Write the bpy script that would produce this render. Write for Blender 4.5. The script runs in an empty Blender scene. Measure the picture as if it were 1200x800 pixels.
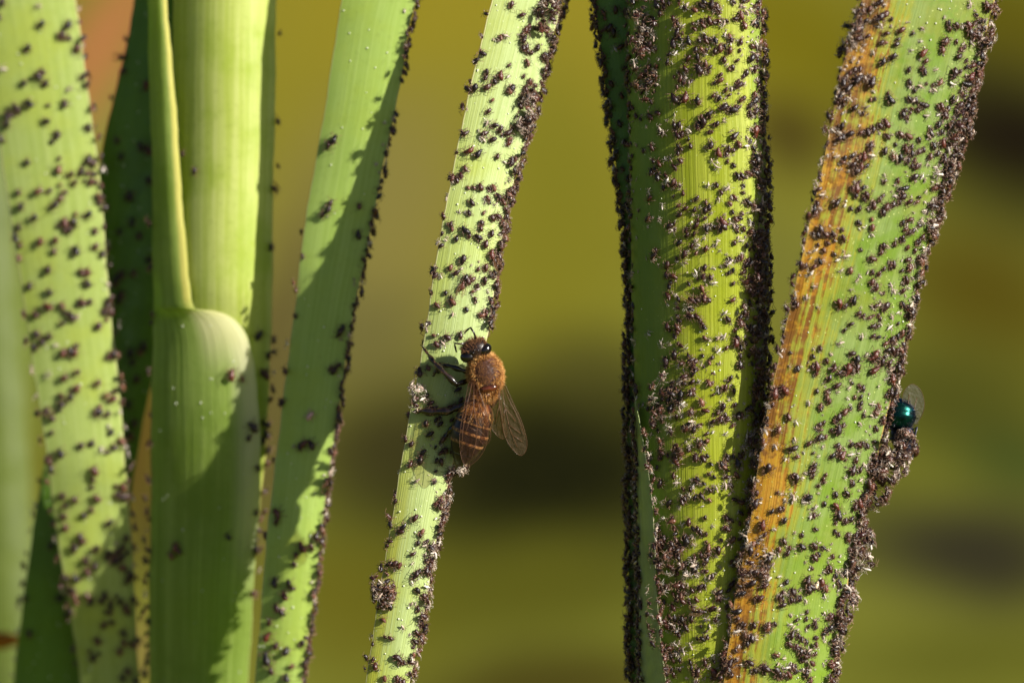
# Macro photograph: aphid-covered water-plant leaves over a pond, a honeybee and a fly.
# Units: 1 Blender unit = 1 cm.
import bpy, math, random
import numpy as np
from mathutils import Vector, Matrix

S = bpy.context.scene
COL = S.collection
S.unit_settings.system = 'METRIC'
S.unit_settings.scale_length = 0.01
rng = random.Random(7)
nrng = np.random.default_rng(11)

# ------------------------------------------------------------------ camera
PITCH = math.radians(18)
FOCUS_Z = 50.0                      # height of the focus point over the water
DIST = 29.4
FWD = Vector((0, math.cos(PITCH), -math.sin(PITCH)))
UP = Vector((0, math.sin(PITCH), math.cos(PITCH)))
RIGHT = Vector((1, 0, 0))
CAM = Vector((0, 0, FOCUS_Z)) - FWD * DIST
ROT = Matrix((RIGHT, UP, -FWD)).transposed()      # columns: right, up, towards viewer
cd = bpy.data.cameras.new("camera")
cam = bpy.data.objects.new("camera", cd)
COL.objects.link(cam)
cam.matrix_world = Matrix.Translation(CAM) @ ROT.to_4x4()
cd.lens = 100
cd.sensor_width = 36
cd.clip_start = 0.5
cd.clip_end = 200000
cd.dof.use_dof = True
cd.dof.focus_distance = DIST - 0.12
cd.dof.aperture_fstop = 0.13        # f/13 at centimetre scale
S.camera = cam

# ------------------------------------------------------------------ light
SUN_CAM = Vector((1.4, 0.74, 1.0))
SUN_DIR = (RIGHT * SUN_CAM.x + UP * SUN_CAM.y - FWD * SUN_CAM.z).normalized()
elev = math.asin(SUN_DIR.z)
azim = math.atan2(SUN_DIR.x, SUN_DIR.y)
w = bpy.data.worlds.new("World")
S.world = w
w.use_nodes = True
nt = w.node_tree
bg = nt.nodes["Background"]
sky = nt.nodes.new("ShaderNodeTexSky")
sky.sky_type = 'NISHITA'
sky.sun_disc = False
sky.air_density = 0.6
sky.dust_density = 1.5
sky.ozone_density = 0.4
sky.sun_elevation = elev
sky.sun_rotation = azim
nt.links.new(sky.outputs[0], bg.inputs[0])
bg.inputs[1].default_value = 0.05
sd = bpy.data.lights.new("sun", 'SUN')
sun = bpy.data.objects.new("sun", sd)
COL.objects.link(sun)
sd.energy = 5.0
sd.angle = math.radians(0.53)
sd.color = (1.0, 0.95, 0.86)
sun.rotation_euler = SUN_DIR.to_track_quat('Z', 'Y').to_euler()
sun.location = (30, -30, 90)
S.view_settings.view_transform = 'Standard'
S.view_settings.look = 'None'
S.view_settings.gamma = 1
S.view_settings.exposure = 0.8
S.cycles.max_bounces = 8
S.cycles.transparent_max_bounces = 12
S.cycles.caustics_reflective = False
S.cycles.caustics_refractive = False

# ------------------------------------------------------------------ helpers
PXC = 0.18 / 600 * DIST             # centimetres per photo pixel in the focus plane


def P(px, py, z=0.0):
    """point z millimetres in front of the focus plane, seen at photo pixel px, py"""
    d = DIST - z * 0.1
    return CAM + FWD * d + RIGHT * ((px - 600) / 600 * .18 * d) - UP * ((py - 400) / 600 * .18 * d)


def srgb(r, g, b):
    f = lambda c: (c / 255 / 12.92) if c < 10.3 else ((c / 255 + .055) / 1.055) ** 2.4
    return (f(r), f(g), f(b), 1)


class MB:
    """collects geometry for one mesh"""
    def __init__(s):
        s.v, s.f, s.m, s.uv = [], [], [], []

    def face(s, idx, mat=0):
        s.f.append(tuple(idx)); s.m.append(mat)

    def rings(s, rings, mat=0, cap=True, closed=True):
        b = len(s.v); n = len(rings[0])
        for r in rings:
            s.v.extend(tuple(p) for p in r)
        for i in range(len(rings) - 1):
            mm = mat[i] if isinstance(mat, (list, tuple)) else mat
            for j in range(n if closed else n - 1):
                k = (j + 1) % n
                s.face((b + i * n + j, b + i * n + k, b + (i + 1) * n + k, b + (i + 1) * n + j), mm)
        if cap:
            m0 = mat[0] if isinstance(mat, (list, tuple)) else mat
            m1 = mat[-1] if isinstance(mat, (list, tuple)) else mat
            s.face([b + j for j in reversed(range(n))], m0)
            e = b + (len(rings) - 1) * n
            s.face([e + j for j in range(n)], m1)

    def tube(s, path, radii, n=6, mat=0, squash=1.0, up=Vector((0, 0, 1))):
        path = [Vector(p) for p in path]
        rs = []
        for i, p in enumerate(path):
            a = path[max(i - 1, 0)]; c = path[min(i + 1, len(path) - 1)]
            t = (c - a)
            t = t.normalized() if t.length > 1e-9 else Vector((0, 1, 0))
            sx = t.cross(up)
            sx = sx.normalized() if sx.length > 1e-4 else t.orthogonal().normalized()
            sz = sx.cross(t).normalized()
            r = radii[i] if isinstance(radii, (list, tuple)) else radii
            rs.append([p + sx * (math.cos(2 * math.pi * j / n) * r) + sz * (math.sin(2 * math.pi * j / n) * r * squash)
                       for j in range(n)])
        s.rings(rs, mat)

    def ell(s, c, rad, axes=None, nu=16, nv=10, mat=0, fn=None):
        c = Vector(c); axes = axes or Matrix.Identity(3)
        rs = []
        for i in range(nv + 1):
            th = math.pi * min(max(i / nv, .004), .996)
            ring = []
            for j in range(nu):
                ph = 2 * math.pi * j / nu
                q = Vector((math.sin(th) * math.cos(ph), math.cos(th), math.sin(th) * math.sin(ph)))
                k = fn(q) if fn else 1
                ring.append(c + axes @ Vector((q.x * rad[0] * k, q.y * rad[1] * k, q.z * rad[2] * k)))
            rs.append(ring)
        s.rings(rs, mat)

    def hair(s, p, d, l, wd, mat=0, bend=None):
        p = Vector(p); d = Vector(d).normalized()
        a = d.orthogonal().normalized(); q = d.cross(a)
        ang = rng.random() * 6.28
        a, q = a * math.cos(ang) + q * math.sin(ang), q * math.cos(ang) - a * math.sin(ang)
        mid = p + d * l * .55
        tip = p + d * l + (bend or Vector((0, 0, 0)))
        b = len(s.v)
        s.v.extend([tuple(p + a * wd), tuple(p - a * wd * .5 + q * wd * .87), tuple(p - a * wd * .5 - q * wd * .87),
                    tuple(mid + a * wd * .8), tuple(mid - a * wd * .4 + q * wd * .7), tuple(mid - a * wd * .4 - q * wd * .7), tuple(tip)])
        for j in range(3):
            k = (j + 1) % 3
            s.face((b + j, b + k, b + 3 + k, b + 3 + j), mat)
            s.face((b + 3 + j, b + 3 + k, b + 6), mat)

    def mesh(s, name, mats, smooth=True):
        me = bpy.data.meshes.new(name)
        me.from_pydata(s.v, [], s.f)
        for m in mats:
            me.materials.append(m)
        me.polygons.foreach_set("material_index", s.m)
        me.polygons.foreach_set("use_smooth", [smooth] * len(s.f))
        me.update()
        return me

    def build(s, name, mats, parent=None, smooth=True):
        if not isinstance(mats, (list, tuple)):
            mats = [mats]
        o = bpy.data.objects.new(name, s.mesh(name, mats, smooth))
        COL.objects.link(o)
        o.parent = parent
        return o


def tag(o, label=None, cat=None, group=None, kind=None):
    if label: o["label"] = label
    if cat: o["category"] = cat
    if group: o["group"] = group
    if kind: o["kind"] = kind
    return o


def empty(name, loc, rot=None):
    o = bpy.data.objects.new(name, None)
    COL.objects.link(o)
    o.empty_display_size = .2
    m = Matrix.Translation(loc)
    if rot is not None:
        m = m @ rot.to_4x4()
    o.matrix_world = m
    return o


# ------------------------------------------------------------------ material helpers
class NT:
    def __init__(s, name):
        s.mat = bpy.data.materials.new(name)
        s.mat.use_nodes = True
        s.t = s.mat.node_tree
        s.bsdf = s.t.nodes["Principled BSDF"]
        s.out = s.t.nodes["Material Output"]

    def n(s, typ, **kw):
        x = s.t.nodes.new(typ)
        for k, v in kw.items():
            setattr(x, k, v)
        return x

    def l(s, a, b):
        s.t.links.new(a, b)

    def val(s, x, sock):
        if isinstance(x, bpy.types.NodeSocket):
            s.l(x, sock)
        else:
            sock.default_value = x

    def math(s, op, a, b=0.0, c=0.0, clamp=False):
        m = s.n("ShaderNodeMath", operation=op, use_clamp=clamp)
        s.val(a, m.inputs[0]); s.val(b, m.inputs[1]); s.val(c, m.inputs[2])
        return m.outputs[0]

    def smooth(s, x, a, b, lo=0.0, hi=1.0):
        m = s.n("ShaderNodeMapRange", interpolation_type='SMOOTHSTEP')
        s.val(x, m.inputs[0])
        m.inputs[1].default_value, m.inputs[2].default_value = a, b
        m.inputs[3].default_value, m.inputs[4].default_value = lo, hi
        return m.outputs[0]

    def mix(s, f, a, b):
        m = s.n("ShaderNodeMix", data_type='RGBA')
        s.val(f, m.inputs[0]); s.val(a, m.inputs[6]); s.val(b, m.inputs[7])
        return m.outputs[2]

    def noise(s, vec, scale, detail=2.0, rough=.5):
        x = s.n("ShaderNodeTexNoise")
        if vec is not None:
            s.l(vec, x.inputs["Vector"])
        x.inputs["Scale"].default_value = scale
        x.inputs["Detail"].default_value = detail
        x.inputs["Roughness"].default_value = rough
        return x.outputs["Fac"]

    def bump(s, h, strength, dist):
        b = s.n("ShaderNodeBump")
        b.inputs["Strength"].default_value = strength
        b.inputs["Distance"].default_value = dist
        s.l(h, b.inputs["Height"])
        return b.outputs[0]


def plain(name, col, rough=.5, spec=.5, var=None, vscale=40, bump=0, sss=0, emis=None, coat=0, metal=0):
    m = NT(name)
    tc = m.n("ShaderNodeTexCoord").outputs["Object"]
    nz = m.noise(tc, vscale, 4)
    if var:
        m.l(m.mix(m.smooth(nz, .35, .65), col, var), m.bsdf.inputs["Base Color"])
    else:
        m.bsdf.inputs["Base Color"].default_value = col
    m.bsdf.inputs["Roughness"].default_value = rough
    m.bsdf.inputs["Specular IOR Level"].default_value = spec
    m.bsdf.inputs["Coat Weight"].default_value = coat
    m.bsdf.inputs["Metallic"].default_value = metal
    if bump:
        m.l(m.bump(nz, bump, .01), m.bsdf.inputs["Normal"])
    return m.mat


def leaf_mat(name, a, b, c, edge, edge_w=.04, veins=26, transl=.25, tcol=None, rough=.42, spec=.35, spots=0.0,
             extra=None, seed=0.0, bump=.35, freckle=None):
    """a/b: vein stripe colours, c: blotch colour, edge: rim colour; extra(m, u, v, col, nz) may change the colour"""
    m = NT(name)
    uv = m.n("ShaderNodeUVMap").outputs[0]
    sp = m.n("ShaderNodeSeparateXYZ"); m.l(uv, sp.inputs[0])
    u, v = sp.outputs[0], sp.outputs[1]
    cb = m.n("ShaderNodeCombineXYZ")
    m.l(m.math('MULTIPLY', u, veins), cb.inputs[0])
    m.l(m.math('MULTIPLY', v, 1.6), cb.inputs[1])
    cb.inputs[2].default_value = seed
    vein = m.noise(cb.outputs[0], 1.0, 3, .6)
    cb2 = m.n("ShaderNodeCombineXYZ")
    m.l(m.math('MULTIPLY', u, veins * 3.1), cb2.inputs[0])
    m.l(m.math('MULTIPLY', v, 5.0), cb2.inputs[1])
    cb2.inputs[2].default_value = seed + 3
    fine = m.noise(cb2.outputs[0], 1.0, 2, .5)
    tc = m.n("ShaderNodeTexCoord").outputs["Object"]
    blot = m.noise(tc, 1.1, 4, .6)
    grain = m.noise(tc, 14, 4, .65)
    col = m.mix(m.smooth(vein, .34, .66), a, b)
    col = m.mix(m.smooth(blot, .46, .68, 0, .8), col, c)
    col = m.mix(m.smooth(fine, .55, .75, 0, .35), col, b)
    col = m.mix(m.smooth(grain, .52, .72, 0, .22), col, tuple(x * .6 for x in a[:3]) + (1,))
    st2 = m.noise(cb.outputs[0], 2.3, 5, .75)
    col = m.mix(m.smooth(st2, .6, .72, 0, .4), col, tuple(x * y_ for x, y_ in zip(c[:3], (.8, .62, .4))) + (1,))
    if extra:
        col = extra(m, u, v, col, blot, vein, grain)
    if freckle:
        vo = m.n("ShaderNodeTexVoronoi"); vo.inputs["Scale"].default_value = freckle[0]
        m.l(tc, vo.inputs["Vector"])
        gate = m.smooth(m.noise(tc, freckle[0] * .35, 2), .45, .55)
        col = m.mix(m.math('MULTIPLY', m.smooth(vo.outputs["Distance"], .16, .05), gate), col, freckle[1])
    e = m.math('ABSOLUTE', m.math('SUBTRACT', m.math('MULTIPLY', u, 2.0), 1.0))
    col = m.mix(m.smooth(e, 1 - edge_w, 1 - edge_w * .3, 0, .85), col, edge)
    m.l(col, m.bsdf.inputs["Base Color"])
    stain = m.noise(tc, 3.2, 5, .7)
    m.l(m.smooth(stain, .38, .66, rough + .14, rough - .14), m.bsdf.inputs["Roughness"])
    m.bsdf.inputs["Specular IOR Level"].default_value = spec
    h = m.math('ADD', m.math('MULTIPLY', vein, 1.0), m.math('ADD', m.math('MULTIPLY', fine, .5), m.math('MULTIPLY', grain, .25)))
    nrm = m.bump(h, bump, .02)
    m.l(nrm, m.bsdf.inputs["Normal"])
    tr = m.n("ShaderNodeBsdfTranslucent")
    hs = m.n("ShaderNodeMix", data_type='RGBA', blend_type='MULTIPLY')
    hs.inputs[0].default_value = 1
    m.l(col, hs.inputs[6]); hs.inputs[7].default_value = tcol or (1.3, 1.4, .5, 1)
    m.l(hs.outputs[2], tr.inputs[0]); m.l(nrm, tr.inputs["Normal"])
    mx = m.n("ShaderNodeMixShader"); mx.inputs[0].default_value = transl
    m.l(m.bsdf.outputs[0], mx.inputs[1]); m.l(tr.outputs[0], mx.inputs[2])
    m.l(mx.outputs[0], m.out.inputs[0])
    return m.mat


# ------------------------------------------------------------------ pond behind the plants
def water_at(px, py):
    d = (P(px, py) - CAM).normalized()
    return CAM + d * (CAM.z / -d.z)


def pond():
    m = NT("algae_covered_water")
    geo = m.n("ShaderNodeNewGeometry").outputs["Position"]
    warp = m.n("ShaderNodeTexNoise"); warp.inputs["Scale"].default_value = .06
    warp.inputs["Detail"].default_value = 3
    m.l(geo, warp.inputs["Vector"])
    wv = m.n("ShaderNodeVectorMath", operation='MULTIPLY_ADD')
    m.l(warp.outputs["Color"], wv.inputs[0]); wv.inputs[1].default_value = (7, 12, 0)
    m.l(geo, wv.inputs[2])
    pos = m.n("ShaderNodeVectorMath", operation='SUBTRACT')
    m.l(wv.outputs[0], pos.inputs[0]); pos.inputs[1].default_value = (3.5, 6, 0)
    pos = pos.outputs[0]
    n1 = m.noise(geo, .05, 5, .6)
    n2 = m.noise(geo, .9, 4, .6)
    col = m.mix(m.smooth(n1, .35, .65), srgb(92, 94, 29), srgb(103, 105, 37))
    wet = 0.0
    # mats of algae, dead leaves and open murky water: photo position, half size, colour, strength
    blobs = [
        (560, -60, 420, 210, (142, 130, 30), 1), (560, 200, 150, 150, (134, 126, 38), .9), (430, 250, 120, 170, (130, 120, 62), .8),
        (650, 230, 90, 200, (120, 116, 26), .9),
        (430, 390, 90, 70, (104, 98, 52), .8),
        (650, 545, 300, 140, (20, 21, 2), 1.0), (440, 520, 110, 70, (50, 46, 18), .9), (690, 430, 80, 60, (66, 64, 24), .7),
        (430, 700, 130, 75, (98, 94, 20), .95), (620, 690, 140, 62, (84, 84, 18), .95), (640, 810, 200, 45, (60, 52, 12), .9),
        (930, 40, 120, 100, (112, 104, 8), 1), (1180, 20, 130, 80, (88, 82, 4), 1), (920, 160, 60, 50, (58, 44, 10), .9),
        (1190, 160, 170, 120, (20, 11, 0), 1.0), (1150, 340, 130, 90, (80, 70, 6), .95), (920, 330, 60, 120, (112, 112, 42), .9),
        (1120, 470, 140, 70, (68, 70, 16), .9), (1190, 540, 90, 50, (54, 68, 24), .8), (1130, 645, 150, 75, (48, 45, 28), 1.0),
        (1130, 770, 160, 50, (90, 92, 26), .95),
        (125, 40, 45, 130, (178, 116, 68), 1), (130, 140, 40, 80, (160, 124, 60), .7), (160, 520, 60, 90, (84, 62, 20), .95), (318, 440, 50, 260, (92, 82, 42), .95),
        (166, 620, 40, 70, (66, 54, 20), .9), (168, 770, 26, 36, (140, 118, 66), .9), (30, 380, 60, 500, (120, 138, 62), .85), (20, 700, 60, 80, (82, 90, 40), .7),
    ]
    for (px, py, rx, ry, c, st) in blobs:
        ce = water_at(px, py)
        ax = (water_at(px + rx, py) - ce).length
        ay = abs(water_at(px, py - ry).y - water_at(px, py + ry).y) / 2
        d = m.n("ShaderNodeVectorMath", operation='SUBTRACT'); m.l(pos, d.inputs[0]); d.inputs[1].default_value = (ce.x, ce.y, 0)
        q = m.n("ShaderNodeVectorMath", operation='MULTIPLY'); m.l(d.outputs[0], q.inputs[0]); q.inputs[1].default_value = (1 / ax, 1 / ay, 0)
        ln = m.n("ShaderNodeVectorMath", operation='LENGTH'); m.l(q.outputs[0], ln.inputs[0])
        f = m.smooth(ln.outputs["Value"], 1.5, .25, 0, st)
        col = m.mix(f, col, srgb(*[k * .86 for k in c]))
    col = m.mix(m.smooth(n2, .45, .75, 0, .25), col, srgb(70, 66, 18))
    m.l(col, m.bsdf.inputs["Base Color"])
    m.bsdf.inputs["Roughness"].default_value = .8
    m.bsdf.inputs["Specular IOR Level"].default_value = .03
    m.l(m.bump(n2, .3, .4), m.bsdf.inputs["Normal"])
    b = MB()
    xs = [-60000, -3000, -400, -120, -60, 0, 60, 120, 400, 3000, 60000]
    ys = [-60000, -3000, -200, 60, 110, 150, 200, 260, 340, 600, 4000, 60000]
    for y in ys:
        for x in xs:
            b.v.append((x, y, 0))
    n = len(xs)
    for j in range(len(ys) - 1):
        for i in range(n - 1):
            b.face((j * n + i, j * n + i + 1, (j + 1) * n + i + 1, (j + 1) * n + i))
    o = b.build("pond_water", m.mat)
    tag(o, "blurred olive green pond surface with dark patches behind the leaves", "pond", kind='structure')


pond()


# ------------------------------------------------------------------ leaves
def pchip(xs, ys):
    xs = np.array(xs, float); ys = np.array(ys, float)
    h = np.diff(xs); d = np.diff(ys) / h
    mt = np.zeros_like(ys)
    mt[0], mt[-1] = d[0], d[-1]
    for i in range(1, len(xs) - 1):
        if d[i - 1] * d[i] > 0:
            w1, w2 = 2 * h[i] + h[i - 1], h[i] + 2 * h[i - 1]
            mt[i] = (w1 + w2) / (w1 / d[i - 1] + w2 / d[i])

    def f(x):
        i = int(min(max(np.searchsorted(xs, x) - 1, 0), len(h) - 1))
        t = (x - xs[i]) / h[i]
        t = min(max(t, -3), 4)
        if t < 0: return ys[i] + mt[i] * (x - xs[i])
        if t > 1: return ys[i + 1] + mt[i + 1] * (x - xs[i + 1])
        return (ys[i] * (2 * t**3 - 3 * t**2 + 1) + h[i] * mt[i] * (t**3 - 2 * t**2 + t)
                + ys[i + 1] * (3 * t**2 - 2 * t**3) + h[i] * mt[i + 1] * (t**3 - t**2))
    return f


class Leaf:
    """a leaf as a closed ribbon; rows: (y, left x, right x, left z, right z), z in mm"""
    def __init__(s, rows, bulge=1.0, thick=.6, shape='lens', wav=0.0, tip=None, reach=True):
        ys = [r[0] for r in rows]
        s.xl, s.xr, s.zl, s.zr = (pchip(ys, [r[k] for r in rows]) for k in (1, 2, 3, 4))
        s.ys = ys; s.bulge, s.thick, s.shape, s.wav = bulge, thick, shape, wav
        s.reach = reach
        s.ph = rng.random() * 9

    def rag(s, y, side):
        return .7 * math.sin(y * .031 + s.ph * 3 + side) + .5 * math.sin(y * .083 + s.ph * 5 + 2 * side) + .35 * math.sin(y * .21 + s.ph + side)

    def zf(s, y, f):
        q = 2 * f - 1
        base = s.zl(y) + (s.zr(y) - s.zl(y)) * f
        b = s.bulge(y) if callable(s.bulge) else s.bulge
        if s.shape == 'round':
            return base + b * math.sqrt(max(0, 1 - q * q))
        if s.shape == 'fold':              # keeled: ridge at one third
            return base + b * (1 - abs(f - .62) / .62) if f < .62 else base + b * (1 - (f - .62) / .38)
        e = s.wav * math.sin(y * .011 + s.ph) * q
        return base + b * (1 - q * q) + e + .12 * math.sin(y * .023 + s.ph * 2) * (1 - f)

    def pt(s, y, f):
        return P(s.xl(y) + (s.xr(y) - s.xl(y)) * f, y, s.zf(y, f))

    def frame(s, px, py):
        wd = s.xr(py) - s.xl(py)
        f = min(max((px - s.xl(py)) / wd, .004), .996)
        p = s.pt(py, f)
        e = .012
        tx = s.pt(py, min(f + e, 1)) - s.pt(py, max(f - e, 0))
        ty = s.pt(py - 2, f) - s.pt(py + 2, f)
        return p, tx.cross(ty).normalized(), ty.normalized()

    def build(s, name, mat, parent=None, n=22, step=13):
        ys = set(np.arange(s.ys[0], s.ys[-1] + 1, step).tolist())
        for a, b in zip(s.ys[:-1], s.ys[1:]):
            if b - a < 30:
                ys |= set(np.linspace(a, b, 4).tolist())
        ys = sorted(ys)
        if s.reach:                        # on down to the water
            ys += [s.ys[-1] + k for k in (250, 700, 1500, 2600, 4000, 5600)]
        fs = [.5 - .5 * math.cos(math.pi * i / n) for i in range(n + 1)]
        mb = MB(); rings = []; uvs = []
        y1 = s.ys[-1]
        for y in ys:
            ring = []
            ye = min(y, y1)
            xl, xr = s.xl(ye) + s.rag(ye, 0) * .8, s.xr(ye) + s.rag(ye, 2) * .8
            if xr - xl < 4: xl, xr = s.xl(ye), s.xr(ye)
            if y > y1:
                sl = (s.xl(y1) + s.xr(y1) - s.xl(y1 - 60) - s.xr(y1 - 60)) / 120
                sl = max(min(sl, .12), -.12)
                xl += sl * (y - y1) * .4; xr += sl * (y - y1) * .4
            for i in range(n + 1):
                ring.append(P(xl + (xr - xl) * fs[i], y, s.zf(ye, fs[i])))
            for i in range(n - 1, 0, -1):
                f = fs[i]
                t = s.thick * math.sqrt(4 * f * (1 - f))
                ring.append(P(xl + (xr - xl) * f, y, s.zf(ye, f) - t))
            rings.append(ring)
        # upward order so that faces look outwards
        mb.rings(rings[::-1])
        me = mb.mesh(name, [mat])
        uvl = me.uv_layers.new(name="UVMap")
        L = 2 * n
        ff = fs + fs[n - 1:0:-1]
        vv = [(y / 800.0) for y in ys[::-1]]
        li = np.zeros(len(me.loops), dtype=np.int32); me.loops.foreach_get("vertex_index", li)
        uv = np.zeros((len(li), 2), dtype=np.float32)
        uv[:, 0] = np.array(ff)[li % L]; uv[:, 1] = np.array(vv)[li // L]
        uvl.data.foreach_set("uv", uv.ravel())
        o = bpy.data.objects.new(name, me)
        COL.objects.link(o); o.parent = parent
        s.obj = o
        return o


G_LIT = srgb(150, 176, 86)
mat_pale = leaf_mat("glaucous_leaf", srgb(150, 168, 84), srgb(162, 178, 100), srgb(160, 174, 72), srgb(176, 178, 116), .05, 18, .09, seed=1, bump=.2)
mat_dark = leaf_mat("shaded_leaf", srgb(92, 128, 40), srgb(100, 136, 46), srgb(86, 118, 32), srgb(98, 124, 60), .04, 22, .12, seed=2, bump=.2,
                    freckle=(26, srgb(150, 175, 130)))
mat_blade = leaf_mat("young_blade", srgb(170, 184, 78), srgb(194, 202, 118), srgb(156, 176, 56), srgb(206, 202, 120), .035, 16, .3, seed=3, bump=.18)


def sheath_extra(m, u, v, col, blot, vein, grain):
    f = m.math('MULTIPLY', m.smooth(u, .7, .93), m.math('MULTIPLY', m.smooth(v, .45, .46), m.smooth(v, .9, .74)))
    col = m.mix(m.math('MULTIPLY', f, .9), col, srgb(206, 206, 170))
    dome = m.math('MULTIPLY', m.smooth(v, .453, .457), m.smooth(v, .57, .47))
    dome = m.math('MULTIPLY', dome, m.smooth(u, .4, .6))
    col = m.mix(m.math('MULTIPLY', dome, .9), col, srgb(212, 208, 164))
    rim = m.math('MULTIPLY', m.smooth(v, .47, .43), m.smooth(u, .7, .85))
    return m.mix(rim, col, srgb(214, 206, 112))


mat_sheath = leaf_mat("sheath", srgb(140, 164, 70), srgb(168, 188, 98), srgb(136, 162, 62), srgb(168, 178, 110), .03, 20, .46, seed=4, extra=sheath_extra, bump=.6)
mat_l4 = leaf_mat("smooth_leaf", srgb(154, 180, 84), srgb(166, 190, 98), srgb(160, 182, 74), srgb(180, 184, 120), .045, 16, .1, seed=5, bump=.15)


def bee_leaf_extra(m, u, v, col, blot, vein, grain):
    f = m.smooth(m.math('ADD', u, m.math('MULTIPLY', vein, .5)), .72, .38)
    f = m.math('MULTIPLY', f, m.smooth(v, .55, .85, .15, .7))
    col = m.mix(f, col, srgb(176, 176, 40))
    return m.mix(m.math('MULTIPLY', m.smooth(vein, .66, .74), .6), col, srgb(128, 160, 20))


mat_l5 = leaf_mat("bee_leaf", srgb(158, 174, 104), srgb(172, 188, 124), srgb(160, 174, 82), srgb(196, 190, 140), .05, 22, .08, seed=6, extra=bee_leaf_extra,
                  bump=.35, freckle=(20, srgb(205, 212, 170)))


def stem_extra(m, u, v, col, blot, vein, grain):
    col = m.mix(m.smooth(u, .42, .1, 0, .85), col, srgb(104, 136, 56))  # shaded left side of the stem, painted in as darker green
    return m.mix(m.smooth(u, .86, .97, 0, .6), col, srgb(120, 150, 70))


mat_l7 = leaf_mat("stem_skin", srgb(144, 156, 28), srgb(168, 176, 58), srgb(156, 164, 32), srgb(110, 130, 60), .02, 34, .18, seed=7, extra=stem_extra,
                  bump=.4, freckle=(22, srgb(190, 200, 120)))
mat_l7b = leaf_mat("pale_sheath", srgb(150, 164, 108), srgb(160, 174, 120), srgb(140, 156, 92), srgb(190, 190, 150), .08, 10, .2, seed=8, bump=.25)


def yellow_extra(m, u, v, col, blot, vein, grain):
    w_ = m.math('ADD', u, m.math('ADD', m.math('MULTIPLY', m.math('SUBTRACT', blot, .5), .75), m.math('MULTIPLY', m.math('SUBTRACT', vein, .5), .75)))
    rag = m.noise(m.n('ShaderNodeTexCoord').outputs['Object'], 5.5, 4, .7)
    w_ = m.math('ADD', w_, m.math('MULTIPLY', m.math('SUBTRACT', rag, .5), .5))
    w_ = m.math('ADD', w_, m.smooth(v, .6, 1.0, .02, -.04))
    col = m.mix(m.smooth(w_, .54, .24), col, srgb(142, 144, 40))
    yel = m.mix(m.smooth(vein, .38, .62), srgb(156, 108, 20), srgb(172, 134, 38))
    yel = m.mix(m.smooth(m.math('ADD', m.math('MULTIPLY', blot, .6), m.math('MULTIPLY', grain, .45)), .47, .57, 0, .85), yel, srgb(100, 62, 20))
    col = m.mix(m.smooth(w_, .33, .16), col, yel)
    wax = m.noise(m.n('ShaderNodeTexCoord').outputs['Object'], 2.0, 4, .65)
    col = m.mix(m.math('MULTIPLY', m.smooth(wax, .5, .62, 0, .8), m.smooth(u, .3, .45)), col, srgb(98, 126, 28))
    lim = m.smooth(v, .55, 1.0, 0, .5)
    lim = m.math('MULTIPLY', lim, m.smooth(u, .35, .5))
    return m.mix(lim, col, srgb(122, 150, 36))


mat_l8 = leaf_mat("yellowing_leaf", srgb(104, 126, 52), srgb(122, 142, 72), srgb(114, 126, 34), srgb(170, 140, 80), .025, 30, .09, seed=9, extra=yellow_extra,
                  bump=.45, freckle=(18, srgb(190, 200, 120)))
mat_far = leaf_mat("far_leaf", srgb(90, 104, 40), srgb(97, 111, 46), srgb(84, 98, 36), srgb(120, 126, 64), .05, 10, .3, seed=10)

L0 = Leaf([(-250, -70, 4, -93, -94), (200, -62, 14, -93, -94), (500, -52, 32, -93, -94), (800, -40, 50, -93, -94), (1100, -30, 62, -94, -95)], 2, 1)
L1 = Leaf([(-250, -58, 62, -25, -24), (0, -28, 89, -24.2, -23.2), (100, -12, 102, -23.9, -22.8), (200, 4, 116, -23.6, -22.3), (300, 19, 124, -23.2, -22), (400, 35, 134, -23, -21.9),
           (530, 54, 146, -22.9, -22.2), (600, 63, 152, -24.4, -24.4), (700, 79, 158, -26.8, -27), (800, 95, 164, -30, -30.2), (1100, 140, 186, -35, -35)], .6, .7)
L2 = Leaf([(-250, 190, 290, -24, -24), (0, 158, 262, -25, -25), (60, 146, 252, -25.3, -25.3), (130, 129, 243, -25.6, -25.6), (200, 116, 230, -26, -26), (260, 108, 218, -26.4, -26.4),
           (430, 78, 180, -27.5, -27.5), (560, 49, 157, -29.4, -29.4), (620, 39, 148, -30.4, -30.4), (700, 27, 134, -31.8, -31.8), (800, 16, 118, -34.5, -34.5), (1100, -14, 80, -39, -39)], 1.0, .7)
L3in = Leaf([(-250, 204, 326, -19, -18), (0, 203, 324, -19, -18), (270, 200, 320, -19, -18), (400, 199, 318, -19, -18.2), (500, 197, 313, -20.2, -19), (570, 194, 307, -21.6, -20), (650, 192, 299, -23.8, -22),
             (800, 186, 289, -27.4, -25), (1100, 176, 276, -31, -29)], pchip([-250, 330, 400, 450, 1100], [3.0, 3.0, 1.2, .4, .3]), 1.6)
L3out = Leaf([(-250, 169, 174, -18.8, -18), (0, 173, 196, -18.8, -17), (270, 179, 217, -19, -16.4), (340, 179.5, 223, -19.2, -15.9), (361, 180, 227, -19.3, -15.6), (364, 180, 250, -19.3, -15.8), (368, 179.5, 264, -19.3, -16),
              (376, 179, 277, -19.4, -16.1), (388, 179, 287, -19.4, -16.2), (405, 178.5, 294, -19.5, -16.3), (435, 178, 300, -19.8, -16.5), (520, 177, 305, -21, -17.4), (600, 176, 304, -22.4, -18.8),
              (660, 175.5, 299, -23.4, -19.8), (800, 174, 291, -27, -23.4), (1100, 170, 276, -31, -28)],
             pchip([-250, 300, 358, 366, 400, 1100], [1.0, .95, .9, 1.6, 1.8, 2.0]), .9)
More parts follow.
